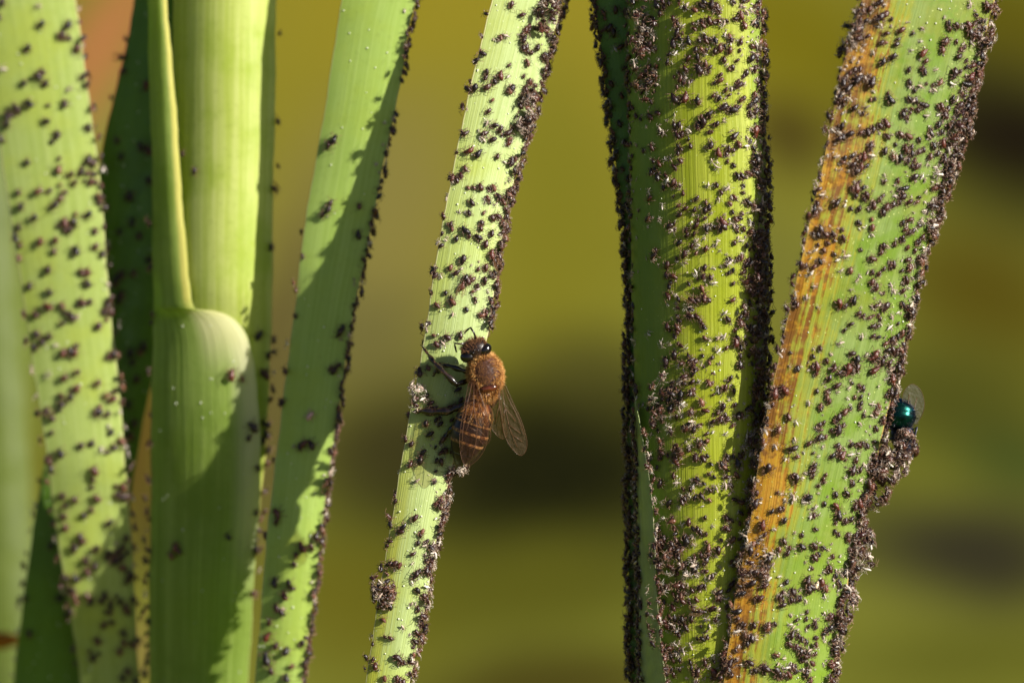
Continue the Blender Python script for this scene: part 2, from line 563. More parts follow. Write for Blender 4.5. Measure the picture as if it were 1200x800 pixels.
L4 = Leaf([(-250, 444, 540, -11, -7), (0, 401, 488, -10.3, -9.2), (30, 396, 480, -10.6, -9.4), (110, 383, 467, -11.2, -10), (200, 368, 448, -11.9, -10.6), (300, 352, 428, -12.6, -11.3),
           (380, 343, 412, -13.5, -11.7), (460, 333, 399, -13.9, -12.2), (560, 320, 385, -14.1, -13), (640, 312, 375, -14.4, -13.5), (720, 305, 365, -14.9, -14.1),
           (800, 298, 355, -15.8, -14.5), (1100, 270, 322, -18, -17)], .5, .6)
L5 = Leaf([(-250, 642, 732, -3, -6), (0, 576, 660, -2.5, -5), (100, 552, 634, -2.3, -4.4), (200, 530, 606, -1.9, -3.2), (300, 512, 585, -1.2, -1.6), (400, 496, 570, -.5, -.6),
           (500, 478, 540, 0, 0), (600, 460, 518, .2, .2), (700, 444, 500, .2, .2), (800, 428, 480, 0, 0), (1100, 380, 428, -1, -1)], .6, .8)
L6 = Leaf([(-250, 672, 760, -5, -5), (0, 695, 775, -5, -5), (67, 705, 780, -5, -5), (135, 714, 785, -5, -5), (203, 722, 790, -5, -5), (267, 731, 795, -5, -5), (361, 736, 798, -5, -5),
           (463, 735, 800, -5, -5), (600, 736, 800, -5, -5), (800, 738, 800, -5.2, -5.2), (1100, 744, 806, -5.6, -5.6)], .6, 1.0)
L7 = Leaf([(-250, 730, 890, -2.4, .8), (0, 735, 892, -2.4, .8), (100, 736, 894, -2.4, .8), (270, 739, 899, -2.4, .8), (400, 742, 899, -2.4, .6), (530, 745, 896, -2.4, .4), (650, 750, 893, -2.4, .2),
           (800, 756, 886, -2.4, 0), (1100, 772, 874, -2.4, -1)], 4.6, 8, 'round')
L7b = Leaf([(470, 744, 745.5, -.6, 0), (490, 744, 749, -.6, 1.0), (530, 745, 757, -.6, 2.0), (600, 746, 765, -.6, 2.7), (680, 748, 769, -.6, 2.9), (760, 749, 776, -.8, 3.3),
            (800, 750, 780, -.8, 3.4), (1100, 758, 806, -1, 4)], .5, .3)
L8 = Leaf([(-250, 1062, 1232, 8.4, 4.4), (0, 1009, 1166, 8.2, 4), (80, 987, 1147, 8, 3.8), (190, 964, 1119, 7.8, 3.6), (300, 940, 1084, 7.2, 3.2), (400, 916, 1061, 6.4, 2.8),
           (500, 896, 1036, 5.8, 2.6), (600, 880, 1012, 5.2, 2.4), (700, 862, 990, 4.8, 2.2), (800, 847, 974, 4.4, 2), (1100, 806, 930, 3, 1)], 1.0, 1.2)

o = L0.build("far_reed_leaf", mat_far); tag(o, "soft blurred pale green leaf at the far left edge behind the speckled leaf", "leaf")
o = L1.build("reed_leaf", mat_pale); tag(o, "blurred pale green leaf densely speckled with aphids, leaning across the left edge", "leaf", "aphid covered leaves")
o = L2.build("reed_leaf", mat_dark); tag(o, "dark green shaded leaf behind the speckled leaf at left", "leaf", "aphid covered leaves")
shoot = empty("sheathed_shoot", P(240, 1100, -18))
tag(shoot, "broad bright green shoot with a pale rounded sheath wrapped round its blade", "shoot")
bpy.context.view_layer.update()


def child(leaf, name, mat, root):
    ob = leaf.build(name, mat)
    ob.parent = root
    ob.matrix_parent_inverse = root.matrix_world.inverted()
    return ob


child(L3in, "inner_blade", mat_blade, shoot)
child(L3out, "outer_sheath", mat_sheath, shoot)
o = L4.build("reed_leaf", mat_l4); tag(o, "smooth half shaded green leaf with aphids mostly along its right edge", "leaf", "aphid covered leaves")
o = L5.build("reed_leaf", mat_l5); tag(o, "narrow pale leaf that the honeybee clings to", "leaf", "aphid covered leaves")
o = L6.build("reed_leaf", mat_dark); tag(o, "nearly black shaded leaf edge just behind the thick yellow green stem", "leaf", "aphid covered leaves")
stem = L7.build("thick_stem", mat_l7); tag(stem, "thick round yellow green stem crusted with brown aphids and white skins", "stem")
L7b.build("sheath_edge", mat_l7b, stem, n=10)
o = L8.build("reed_leaf", mat_l8); tag(o, "broad aphid covered leaf with a yellow ochre left margin at right", "leaf", "aphid covered leaves")

# blurred dead stalk poking in at the lower left
b = MB()
b.tube([P(-180, 742, -62), P(-60, 748, -60), P(4, 750, -59), P(24, 749, -58)], [.13, .12, .11, .05], 10)
o = b.build("dead_stalk", plain("dry_stalk", srgb(176, 118, 30), .7, .2, srgb(150, 92, 20), 6))
tag(o, "blurred orange brown dead stalk poking in at the lower left edge", "stalk")


# ------------------------------------------------------------------ aphids
def aphid_skin(name, cols, rough=.3, spec=.5):
    rough, spec = rough + .1, spec * .85
    m = NT(name)
    oi = m.n("ShaderNodeObjectInfo").outputs["Random"]
    isl = m.n("ShaderNodeNewGeometry").outputs["Random Per Island"]
    r = m.math('FRACT', m.math('ADD', m.math('MULTIPLY', oi, 3.7), m.math('MULTIPLY', isl, 5.3)))
    ra = m.n("ShaderNodeValToRGB")
    while len(ra.color_ramp.elements) < len(cols):
        ra.color_ramp.elements.new(.5)
    for i, c in enumerate(cols):
        ra.color_ramp.elements[i].position = i / (len(cols) - 1)
        ra.color_ramp.elements[i].color = c
    m.l(r, ra.inputs[0])
    tc = m.n("ShaderNodeNewGeometry").outputs["Position"]
    nz = m.noise(tc, 60, 3)
    m.l(m.mix(m.smooth(nz, .45, .7, 0, .45), ra.outputs[0], srgb(46, 26, 28)), m.bsdf.inputs["Base Color"])
    m.bsdf.inputs["Roughness"].default_value = rough
    m.bsdf.inputs["Specular IOR Level"].default_value = spec
    m.l(m.bump(nz, .8, .01), m.bsdf.inputs["Normal"])
    return m.mat


M_APH = aphid_skin("aphid_body", [srgb(30, 16, 16), srgb(62, 26, 20), srgb(20, 12, 13), srgb(84, 42, 28), srgb(15, 10, 12), srgb(44, 20, 18), srgb(116, 72, 52)], .24, .7)
M_LEG = plain("aphid_leg", srgb(150, 116, 92), .4, .5, srgb(70, 48, 38), 30)
M_SKIN = aphid_skin("cast_skin", [srgb(200, 186, 168), srgb(170, 146, 128), srgb(222, 212, 200), srgb(150, 124, 110)], .35, .6)
M_PALE = plain("aphid_pale", srgb(206, 176, 168), .3, .6, srgb(176, 130, 124), 30)
M_MUMMY = plain("aphid_mummy", srgb(222, 206, 178), .35, .5, srgb(200, 176, 140), 20)


def wing_mat(name, tint, opac, refl=.2, vein=None):
    m = NT(name)
    tr = m.n("ShaderNodeBsdfTransparent"); tr.inputs[0].default_value = tint
    m.bsdf.inputs["Base Color"].default_value = vein or srgb(150, 110, 76)
    m.bsdf.inputs["Roughness"].default_value = .14
    m.bsdf.inputs["Specular IOR Level"].default_value = 1.0
    nz = m.noise(m.n("ShaderNodeTexCoord").outputs["Object"], 22, 3)
    m.l(m.bump(nz, 1.0, .02), m.bsdf.inputs["Normal"])
    lw = m.n("ShaderNodeLayerWeight"); lw.inputs[0].default_value = .35
    f = m.math('ADD', m.math('MULTIPLY', lw.outputs["Facing"], refl), opac, clamp=True)
    mx = m.n("ShaderNodeMixShader"); m.l(f, mx.inputs[0])
    m.l(tr.outputs[0], mx.inputs[1]); m.l(m.bsdf.outputs[0], mx.inputs[2])
    m.l(mx.outputs[0], m.out.inputs[0])
    return m.mat


M_AWING = wing_mat("aphid_wing", (.9, .86, .8, 1), .25)


def aphid_mb(kind, seed, lod=1):
    """length 1 along +y, feet on z = 0; materials: 0 body, 1 legs, 2 wing"""
    r = random.Random(seed)
    b = MB()
    n = 10 if lod else 7
    lift = .2
    wide = r.uniform(.78, 1.02)
    prof = [(-.5, .02), (-.45, .10), (-.34, .21), (-.2, .275), (-.05, .28), (.08, .235), (.17, .165), (.24, .185), (.32, .15), (.37, .11), (.42, .125), (.48, .07), (.5, .015)]
    if not lod:
        prof = [(-.5, .03), (-.36, .21), (-.12, .3), (.13, .26), (.28, .18), (.42, .13), (.49, .02)]
    if kind == 'skin':
        prof = [(y, rr * r.uniform(.3, .8)) for y, rr in prof]
    bend = r.uniform(-.12, .12)
    rings = []
    for y, rr in prof:
        ring = []
        for j in range(n):
            a = 2 * math.pi * j / n
            k = 1 + (r.uniform(-.35, .35) if kind == 'skin' else 0)
            rib = 1 + .03 * math.sin(y * 40) if kind != 'skin' else 1
            ring.append((math.cos(a) * rr * wide * k * rib + bend * y * y * 4, y, lift + .06 + math.sin(a) * rr * .85 * k + (.05 if y > .3 else 0) * -1))
        rings.append(ring)
    if kind == 'aphid':
        rings = [[(x + r.uniform(-.018, .018), y + r.uniform(-.012, .012), z + r.uniform(-.018, .022)) for x, y, z in q] for q in rings]
    b.rings(rings[::-1], 0)
    if kind == 'mummy':
        return b
    lr = .03 if lod else .036
    for sgn in (-1, 1):
        for (y0, ky, ty, L) in ((.27, .40, .62, .5), (.14, .12, .05, .56), (.02, -.16, -.46, .66)):
            q = r.uniform(-.1, .1)
            knee = (sgn * (.30 + L * .16), ky + q, lift + .24 + r.uniform(-.05, .08))
            tipp = (sgn * (.36 + L * .42 + r.uniform(-.1, .1)), ty + q * 1.6, 0.0 if kind != 'skin' else r.uniform(0, .3))
            b.tube([(sgn * .12, y0, lift), knee, tipp], [lr, lr * .9, lr * .5], 3, 1)
        b.tube([(sgn * .06, .46, lift + .08), (sgn * .2, .58, lift + .16), (sgn * (.34 + r.uniform(-.1, .1)), .2 + r.uniform(-.2, .5), lift + .34)],
               [lr * .8, lr * .6, lr * .3], 3, 1)
        if kind != 'skin':
            b.tube([(sgn * .17, -.33, lift + .2), (sgn * .22, -.5, lift + .27)], [.03, .018], 4, 1)
    if kind == 'alate':
        for sgn in (-1, 1):
            pts = [(sgn * .1, .18, lift + .3), (sgn * .34, -.1, lift + .46), (sgn * .42, -.6, lift + .44), (sgn * .3, -1.05, lift + .36), (sgn * .14, -.95, lift + .4), (sgn * .08, -.3, lift + .42)]
            k = len(b.v); b.v.extend(pts); b.face([k + i for i in range(6)], 2)
            b.tube([pts[0], pts[1], pts[2], pts[3]], [.018, .016, .012, .006], 3, 1)
    return b


APH = [aphid_mb('aphid', 20 + i) for i in range(6)]
SKN = [aphid_mb('skin', 60 + i) for i in range(5)]
ALA = [aphid_mb('alate', 90 + i) for i in range(3)]
MUM = aphid_mb('mummy', 99)
APH_ME = [x.mesh("aphid", [M_APH, M_LEG]) for x in APH]
SKN_ME = [x.mesh("shed_skin", [M_SKIN, M_SKIN]) for x in SKN]
ALA_ME = [x.mesh("winged_aphid", [M_APH, M_LEG, M_AWING]) for x in ALA]
PALE_ME = APH[0].mesh("pale_aphid", [M_PALE, M_PALE])
MUM_ME = MUM.mesh("aphid_mummy", [M_MUMMY])


def sit(p, n, t, ang, size, sink=0.0):
    """matrix for an insect of `size` pixels standing at p on a surface with normal n, head at `ang` from t"""
    n = n.normalized()
    t = (t - n * t.dot(n)).normalized()
    x = t.cross(n)
    y = t * math.cos(ang) + x * math.sin(ang)
    x = y.cross(n)
    k = size * PXC
    return Matrix(((x.x * k, y.x * k, n.x * k, p.x + n.x * sink), (x.y * k, y.y * k, n.y * k, p.y + n.y * sink),
                   (x.z * k, y.z * k, n.z * k, p.z + n.z * sink), (0, 0, 0, 1)))


crowd = []        # (size, px, py, matrix, leaf key)
skins = []
specks = []


def rand_ang(sd=.6):
    return rng.gauss(0, sd) + (math.pi if rng.random() < .4 else 0)


def put(leaf, key, px, py, size=None, ang=None, store=None, tilt=.15):
    p, n, t = leaf.frame(px, py)
    n = (n + Vector((rng.uniform(-tilt, tilt), rng.uniform(-tilt, tilt), rng.uniform(-tilt, tilt)))).normalized()
    size = size or rng.triangular(7, 14.5, 10.5)
    if ang is None:
        ph = math.sin(px * .043 + py * .021) + math.sin(px * .019 - py * .034 + 2)
        ang = .45 * ph + rng.gauss(0, .38) + (math.pi if (ph > .5) != (rng.random() < .2) else 0)
    (crowd if store is None else store).append((size, px, py, sit(p, n, t, rand_ang() if ang is None else ang, size), key))


def rim(leaf, key, side, y0, y1, per, out=(-1, 3.5), zj=(-1.0, .6), size=(7, 13), skin=.1):
    """aphids sitting along and piled beyond one margin"""
    k = int((y1 - y0) / per)
    for i in range(k):
        y = y0 + (y1 - y0) * (i + rng.random()) / k
        x = leaf.xl(y) if side < 0 else leaf.xr(y)
        off = rng.uniform(*out)
        p = P(x + side * off, y, leaf.zf(y, 0 if side < 0 else 1) + rng.uniform(*zj))
        n = (RIGHT * side * rng.uniform(.5, 1.2) - FWD * rng.uniform(-.2, 1.1) + UP * rng.uniform(-.5, .5)).normalized()
        t = UP + RIGHT * rng.uniform(-.5, .5)
        s_ = rng.uniform(*size)
        if rng.random() < skin:
            skins.append((s_ * .9, x, y, sit(p, n, t, rand_ang(1.5), s_ * .9), key))
        else:
            crowd.append((s_, x + side * off, y, sit(p, n, t, rand_ang(.9), s_), key))


def pile(cx, cy, z, rx, ry, cnt, key, zr=2.0, size=(8, 13), skin=.15, slope=0.0):
    """a heap of aphids and skins clinging to each other"""
    for i in range(cnt):
        a = rng.random() * 6.283; r = math.sqrt(rng.random())
        dx, dy = math.cos(a) * r * rx, math.sin(a) * r * ry
        dx += slope * dy
        zz = z + rng.uniform(-1, 1) * zr * math.sqrt(max(.05, 1 - r * r))
        p = P(cx + dx, cy + dy, zz)
        n = (RIGHT * (dx / rx + rng.uniform(-.5, .5)) - FWD * rng.uniform(.1, 1.2) - UP * (dy / ry + rng.uniform(-.5, .5))).normalized()
        s_ = rng.uniform(*size)
        if rng.random() < skin:
            skins.append((s_, cx + dx, cy + dy, sit(p, n, UP, rand_ang(2), s_), key))
        else:
            crowd.append((s_, cx + dx, cy + dy, sit(p, n, UP, rand_ang(1.5), s_), key))


def scatter(leaf, key, table, skin=.12, size=(7, 10.5, 14.5), gain=1.0, avoid=None, knot=.3):
    for r, row in enumerate(table):
        cols = [int(c) for c in row]
        nC = len(cols)
        for c, k in enumerate(cols):
            cnt = k * gain
            cnt = int(cnt) + (1 if rng.random() < cnt - int(cnt) else 0)
            for _ in range(cnt):
                y = r * 50 + rng.random() * 50
                f = (c + rng.random()) / nC
                if leaf.shape == 'round' and f > .93: f = .93 + rng.random() * .06
                x = leaf.xl(y) + (leaf.xr(y) - leaf.xl(y)) * min(max(f, .03), .975)
                if avoid and avoid(x, y): continue
                if rng.random() < skin:
                    put(leaf, key, x, y, rng.uniform(6, 11), rng.random() * 6.28, skins, .5)
                else:
                    put(leaf, key, x, y, rng.triangular(size[0], size[2], size[1]))
                    # aphids sit in little knots
                    for _k in range(4):
                        if rng.random() > knot: break
                        y2 = y + rng.gauss(0, 12); x2 = x + rng.gauss(0, 7) - (y2 - y) * .2
                        put(leaf, key, min(max(x2, leaf.xl(y2) + 2), leaf.xr(y2) - 2), y2, rng.triangular(5, 12, 7))


scatter(L1, 'L1', ["2123", "2132", "3113", "1133", "2133", "1343", "2212", "3243", "3434", "3324", "2122", "2134", "4334", "4326", "1335", "0125"], .08, (8, 11.5, 16), 1.0)
rim(L1, 'L1', 1, 0, 800, 16, (-2, 4), (-.5, .5), skin=.25)
rim(L1, 'L1', -1, 350, 800, 24, (-2, 4), (-.5, .5), skin=.25)
for (x, y, s_) in [(145, 84, 11), (172, 101, 14), (165, 172, 13), (174, 177, 15), (143, 184, 10), (153, 230, 15), (150, 232, 10), (155, 261, 13), (175, 212, 12), (138, 165, 10),
                   (140, 272, 10), (163, 277, 11), (176, 304, 14), (138, 326, 16), (143, 322, 12), (136, 333, 11), (157, 321, 12), (140, 351, 15), (143, 345, 11), (153, 413, 13),
                   (168, 405, 14), (164, 412, 11), (155, 424, 11), (160, 444, 12), (150, 474, 12), (157, 496, 12), (152, 511, 14), (60, 640, 10), (36, 742, 12), (70, 700, 12), (78, 720, 10), (30, 700, 10)]:
    put(L2, 'L2', x, y, s_)
rim(L2, 'L2', -1, 30, 130, 30, (0, 5), skin=0)
rim(L2, 'L2', -1, 560, 800, 18, (-1, 3), (-.4, .3), skin=.3)

for (x, y, s_) in [(229, 201, 11), (316, 290, 11), (303, 392, 15), (314, 417, 10), (312, 439, 14), (307, 436, 10), (271, 439, 17), (284, 444, 9), (296, 500, 17), (291, 513, 9), (312, 496, 15), (313, 508, 13), (308, 515, 11),
                   (306, 520, 9), (207, 641, 14), (202, 650, 11), (211, 645, 11), (268, 628, 10), (303, 641, 14), (299, 644, 13), (305, 633, 11), (302, 548, 10), (300, 600, 9), (296, 694, 10), (215, 180, 8)]:
    put(L3out if (y > 430 and x < 303) else L3in, 'L3', x, y, s_)
rim(L3in, 'L3', 1, 20, 240, 60, (0, 3), (-.3, .3), skin=0)
rim(L3in, 'L3', 1, 380, 700, 20, (0, 5), (-.5, .3), skin=.1)
rim(L3out, 'L3', -1, 580, 800, 11, (-1, 5), (-.3, .3), skin=.05)
rim(L3out, 'L3', -1, 250, 580, 40, (-1, 3), (-.3, .3), skin=.05)

for (x, y, s_) in [(386, 171, 13), (393, 164, 14), (385, 247, 14), (388, 238, 10), (421, 242, 9), (379, 252, 10), (357, 519, 13), (366, 521, 14), (352, 524, 11), (326, 602, 16), (325, 611, 10), (354, 641, 16), (347, 650, 9), (322, 682, 14), (339, 683, 13), (343, 688, 9),
                   (334, 697, 14), (325, 712, 12), (331, 717, 12), (316, 728, 11), (314, 745, 16), (324, 756, 11), (336, 763, 13), (314, 772, 19), (319, 785, 12), (336, 794, 13), (354, 753, 10), (342, 780, 9),
                   (420, 275, 13), (398, 390, 14), (402, 384, 10), (392, 434, 12), (388, 432, 9), (396, 428, 11), (348, 340, 8), (355, 300, 8), (347, 370, 8), (330, 470, 10), (365, 640, 12), (371, 628, 13), (345, 660, 9)]:
    put(L4, 'L4', x, y, s_)
rim(L4, 'L4', 1, -10, 95, 4.5, (-2, 2.5), (-.6, .4), skin=.05)
rim(L4, 'L4', 1, 130, 230, 5, (-2, 3), (-.6, .4), skin=.1)
rim(L4, 'L4', 1, 240, 800, 4.2, (-3, 2.5), (-.6, .4), skin=.12)
rim(L4, 'L4', -1, 250, 640, 55, (-1, 3), skin=.1)

bee_zone = lambda x, y: 540 < x and 398 < y < 545
scatter(L5, 'L5', ["1444", "2234", "2235", "3335", "3325", "4335", "3335", "3324", "3224", "1333", "1324", "1113", "2224", "3224", "2224", "2124"], .12, (5.5, 10, 15), 1.0, bee_zone)
rim(L5, 'L5', 1, -20, 390, 2.8, (-5, 3.5), (-1.2, .6), skin=.12)
rim(L5, 'L5', 1, 545, 800, 3.2, (-5, 3.5), (-1.2, .6), skin=.3)
rim(L5, 'L5', -1, -20, 800, 24, (-3, 2), (-.5, .4), skin=.3)
pile(448, 690, .8, 13, 22, 46, 'L5', 1.5, (7, 11), .2)
pile(487, 462, .8, 8, 18, 15, 'L5', 1, (7, 11), .5)
pile(536, 545, .2, 9, 12, 16, 'L5', 1.2, (7, 11), .5)
pile(515, 590, -.4, 8, 26, 26, 'L5', 1.2, (7, 11), .35)
pile(618, 130, -3.2, 11, 26, 40, 'L5', 1.2, (7, 12), .3, -.15)
pile(640, 12, -3.6, 14, 24, 38, 'L5', 1.2, (8, 13), .1, -.2)

rim(L6, 'L6', -1, -20, 800, 2.6, (-4, 3), (-.6, .9), (7, 12), skin=.06)
scatter(L6, 'L6', ["6440", "4440", "4430", "3330", "4330", "3330", "4300", "5400", "5400", "6400", "6400", "6400", "6400", "6400", "6400", "6400"], .06, (7, 10, 13), .8)

scatter(L7, 'L7', ["66566644", "45456556", "32324437", "13433347", "13532457", "02344358", "02432358", "01342358", "01432238", "14632248", "13652248", "02433338", "13443348", "13443338",
                   "14544338", "25443336"], .26, (4, 8, 16), 1.32, knot=.36)
rim(L7, 'L7', 1, -20, 620, 2.0, (-9, 3.5), (-1.0, 2.0), (7, 13), skin=.1)
pile(887, 350, 3.0, 11, 120, 150, 'L7', 1.3, (7, 12), .12)
pile(880, 540, 2.6, 10, 70, 70, 'L7', 1.3, (7, 12), .12)
pile(806, 480, 3.6, 44, 60, 52, 'L7', .5, (7, 12), .25)
pile(782, 690, 2.7, 24, 90, 52, 'L7', .6, (7, 12), .25)
pile(756, 60, 1.6, 16, 60, 60, 'L7', .6, (7, 12), .12)
pile(800, 660, 3.5, 30, 14, 22, 'L7', .5, (7, 11), .5)
rim(L7b, 'L7', 1, 500, 800, 7, (-3, 2), (-.3, .5), (7, 11), skin=.25)
rim(L7b, 'L7', -1, 480, 800, 4, (-4, 2), (-.3, .8), (7, 11), skin=.1)
rim(L7, 'L7', -1, -20, 800, 9, (-5, 1), (.2, 1.5), (7, 12), skin=.2)

scatter(L8, 'L8', ["7312235", "6423445", "4244458", "2355449", "2245556", "3322345", "2222345", "1112456", "1122456", "2222345", "2223445", "2235335", "3223424", "4422444", "3435425", "3235443"], .18, (4.5, 8.5, 16.5), 1.25, knot=.36)
rim(L8, 'L8', 1, -20, 800, 2.8, (-6, 3.5), (-1.2, .6), (8, 14), skin=.12)
rim(L8, 'L8', -1, -20, 800, 7, (-4, 3), (-.6, .6), (7, 12), skin=.3)
pile(1124, 150, 3.6, 16, 24, 60, 'L8', 1.6, (9, 13), .3, -.3)
pile(1104, 200, 3.4, 12, 34, 55, 'L8', 1.6, (9, 13), .3, -.3)
pile(1092, 252, 3.2, 10, 16, 26, 'L8', 1.4, (9, 13), .3, -.2)
pile(1150, 42, 4, 13, 18, 26, 'L8', 1.4, (9, 13), .2)
pile(1008, 34, 6.4, 16, 44, 60, 'L8', 1.4, (8, 12), .25, -.4)
pile(1046, 543, 1.6, 19, 22, 50, 'L8', 1.8, (9, 13), .2, -.4)
pile(1034, 560, 2.0, 14, 34, 46, 'L8', 1.6, (9, 13), .2, -.3)
pile(1062, 518, 1.6, 11, 13, 22, 'L8', 1.2, (9, 12), .2)
pile(1010, 648, 1.8, 15, 24, 48, 'L8', 1.6, (9, 14), .35, -.3)
pile(991, 715, 1.8, 9, 40, 40, 'L8', 1.5, (9, 13), .25, -.2)
pile(935, 765, 3.6, 24, 22, 24, 'L8', .4, (8, 11), .45)
pile(885, 660, 4.8, 20, 26, 28, 'L8', .4, (8, 12), .3)
pile(928, 578, 4.5, 14, 18, 14, 'L8', .5, (8, 12), .3)

for leaf, key, cnt in ((L5, 'L5', 230), (L7, 'L7', 1000), (L8, 'L8', 900), (L4, 'L4', 30), (L6, 'L6', 60)):
    hosts = [c for c in crowd if c[4] == key]
    for _ in range(cnt):
        h = rng.choice(hosts)
        x, y = h[1] + rng.gauss(0, 6), h[2] + rng.gauss(0, 6)
        if leaf.xl(y) + 1 < x < leaf.xr(y) - 1:
            put(leaf, key, x, y, rng.triangular(3, 8, 4.5), rng.random() * 6.28, skins, .8)
        else:
            M_ = h[3].copy()
            k_ = rng.uniform(3, 6) * PXC
            q_ = Matrix.Rotation(rng.random() * 6.28, 4, Vector((rng.gauss(0, 1), rng.gauss(0, 1), rng.gauss(0, 1))).normalized())
            M_ = Matrix.Translation(h[3] @ Vector((rng.uniform(-.3, .3), rng.uniform(-.3, .3), .45))) @ q_ @ Matrix.Scale(k_, 4)
            skins.append((k_ / PXC, x, y, M_, key))

INVIEW = lambda x, y: -5 < x < 1205 and -5 < y < 805
LEAFNAME = {'L1': "blurred speckled leaf", 'L2': "dark shaded leaf", 'L3': "broad sheathed shoot", 'L4': "smooth leaf",
            'L5': "bee's leaf", 'L6': "black leaf edge", 'L7': "thick stem", 'L8': "ochre margined leaf"}


def stuff(name, bases, mats, items, label, cat):
    V, F, Mi, off = [], [], [], 0
    data = []
    for bm_ in bases:
        v = np.array([tuple(q) for q in bm_.v], dtype=np.float32)
        tris, mi = [], []
        for f, m_ in zip(bm_.f, bm_.m):
            for k in range(1, len(f) - 1):
                tris.append((f[0], f[k], f[k + 1])); mi.append(m_)
        data.append((v, np.array(tris, dtype=np.int32), np.array(mi, dtype=np.int32)))
    for i, it in enumerate(items):
        v, t, mi = data[i % len(data)]
        M = np.array(it[3], dtype=np.float32)
        V.append(v @ M[:3, :3].T + M[:3, 3]); F.append(t + off); Mi.append(mi)
        off += len(v)
    V, F, Mi = np.concatenate(V), np.concatenate(F), np.concatenate(Mi)
    me = bpy.data.meshes.new(name)
    me.vertices.add(len(V)); me.vertices.foreach_set("co", V.ravel())
    me.loops.add(F.size); me.loops.foreach_set("vertex_index", F.ravel())
    me.polygons.add(len(F))
    me.polygons.foreach_set("loop_start", np.arange(0, F.size, 3, dtype=np.int32))
    me.polygons.foreach_set("material_index", Mi)
    me.polygons.foreach_set("use_smooth", np.ones(len(F), dtype=bool))
    for m_ in mats:
        me.materials.append(m_)
    me.update(calc_edges=True)
    ob = bpy.data.objects.new(name, me)
    COL.objects.link(ob)
    return tag(ob, label, cat, kind='stuff')


LEAVES = {'L1': L1, 'L2': L2, 'L3': L3in, 'L4': L4, 'L5': L5, 'L6': L6, 'L7': L7, 'L8': L8}


def place_words(x, y, key):
    lf = LEAVES[key]
    f = (x - lf.xl(y)) / (lf.xr(y) - lf.xl(y))
    side = "left margin" if f < .27 else "right margin" if f > .73 else "midline"
    band = ["uppermost", "upper", "upper middle", "lower middle", "lower", "lowest"][min(5, max(0, int(y / 133.4)))]
    return side, band


def facing(M):
    v = Vector((M[0][1], M[1][1], M[2][1])).normalized()
    r_, u_ = v.dot(RIGHT), v.dot(UP)
    if abs(u_) > abs(r_): return "facing up" if u_ > 0 else "facing down"
    return "facing right" if r_ > 0 else "facing left"


TONES = [("reddish brown", aphid_skin("aphid_reddish", [srgb(74, 30, 22), srgb(96, 44, 28)], .26, .7)),
         ("dark chestnut", aphid_skin("aphid_chestnut", [srgb(44, 20, 18), srgb(34, 18, 17)], .24, .7)),
         ("nearly black", aphid_skin("aphid_blackish", [srgb(24, 16, 17), srgb(18, 12, 14)], .22, .7))]
TONE_ME = [[x.mesh("aphid", [tm, M_LEG]) for x in APH] for _, tm in TONES]
crowd.sort(key=lambda a: -a[0] if INVIEW(a[1], a[2]) else 0)
for i, (s_, px, py, M, key) in enumerate(crowd[:300]):
    ti = rng.choice((0, 1, 1, 2))
    ob = bpy.data.objects.new("aphid", TONE_ME[ti][i % 6])
    ob.matrix_world = M
    COL.objects.link(ob)
    side, band = place_words(px, py, key)
    tag(ob, "%s aphid %s, %s %s of the %s" % (TONES[ti][0], facing(M), band, side, LEAFNAME[key]), "aphid", "large aphids on the " + LEAFNAME[key])
stuff("aphid_colony", [aphid_mb('aphid', 120 + i, 0) for i in range(8)], [M_APH, M_LEG], crowd[300:], "crust of small dark brown aphids crowding all the leaves and stems", "aphid colony")

skins.sort(key=lambda a: -a[0] if INVIEW(a[1], a[2]) else 0)
for i, (s_, px, py, M, key) in enumerate(skins[:220]):
    ob = bpy.data.objects.new("shed_skin", SKN_ME[i % 5])
    ob.matrix_world = M
    COL.objects.link(ob)
    side, band = place_words(px, py, key)
    tag(ob, "%s whitish shed skin lying %s, %s %s of the %s" % ("larger" if i < 90 else "small", "lengthwise" if facing(M)[7:] in ("up", "down") else "crosswise", band, side, LEAFNAME[key]), "shed skin", "shed skins on the " + LEAFNAME[key])
stuff("skin_debris", SKN, [M_SKIN, M_SKIN], skins[220:], "litter of tiny pale shed skins scattered among the aphids", "debris")


def single(me, name, leaf, px, py, size, ang, label, cat, tilt=.1):
    p, n, t = leaf.frame(px, py)
    ob = bpy.data.objects.new(name, me)
    ob.matrix_world = sit(p, n, t, ang, size)
    COL.objects.link(ob)
    return tag(ob, label, cat)


single(PALE_ME, "pale_aphid", L4, 364, 487, 13, .5, "pale pinkish aphid in the shaded middle of the smooth leaf", "aphid")
single(MUM_ME, "aphid_mummy", L8, 956, 685, 11, .3, "round cream white aphid mummy low on the ochre margined leaf", "aphid mummy")
for leaf, x, y, a, lab in [(L2, 137, 68, -1.75 + 3.14, "winged aphid jutting from the left edge of the dark shaded leaf"),
                           (L3in, 322, 222, 2.2, "winged aphid on the right edge of the broad shoot's blade"),
                           (L4, 383, 566, .2, "winged aphid hanging off the right edge of the smooth leaf"),
                           (L5, 578, 305, -.6, "winged aphid on the right rim of the bee's leaf"),
                           (L5, 542, 336, .2, "long winged aphid in the middle of the bee's leaf above the bee"),
                           (L7, 822, 716, 1.6, "pale winged aphid lying low on the thick stem"),
                           (L7, 812, 352, 2.2, "slender winged aphid on the middle of the thick stem")]:
    single(rng.choice(ALA_ME), "winged_aphid", leaf, x, y, 13, a, lab, "winged aphid")

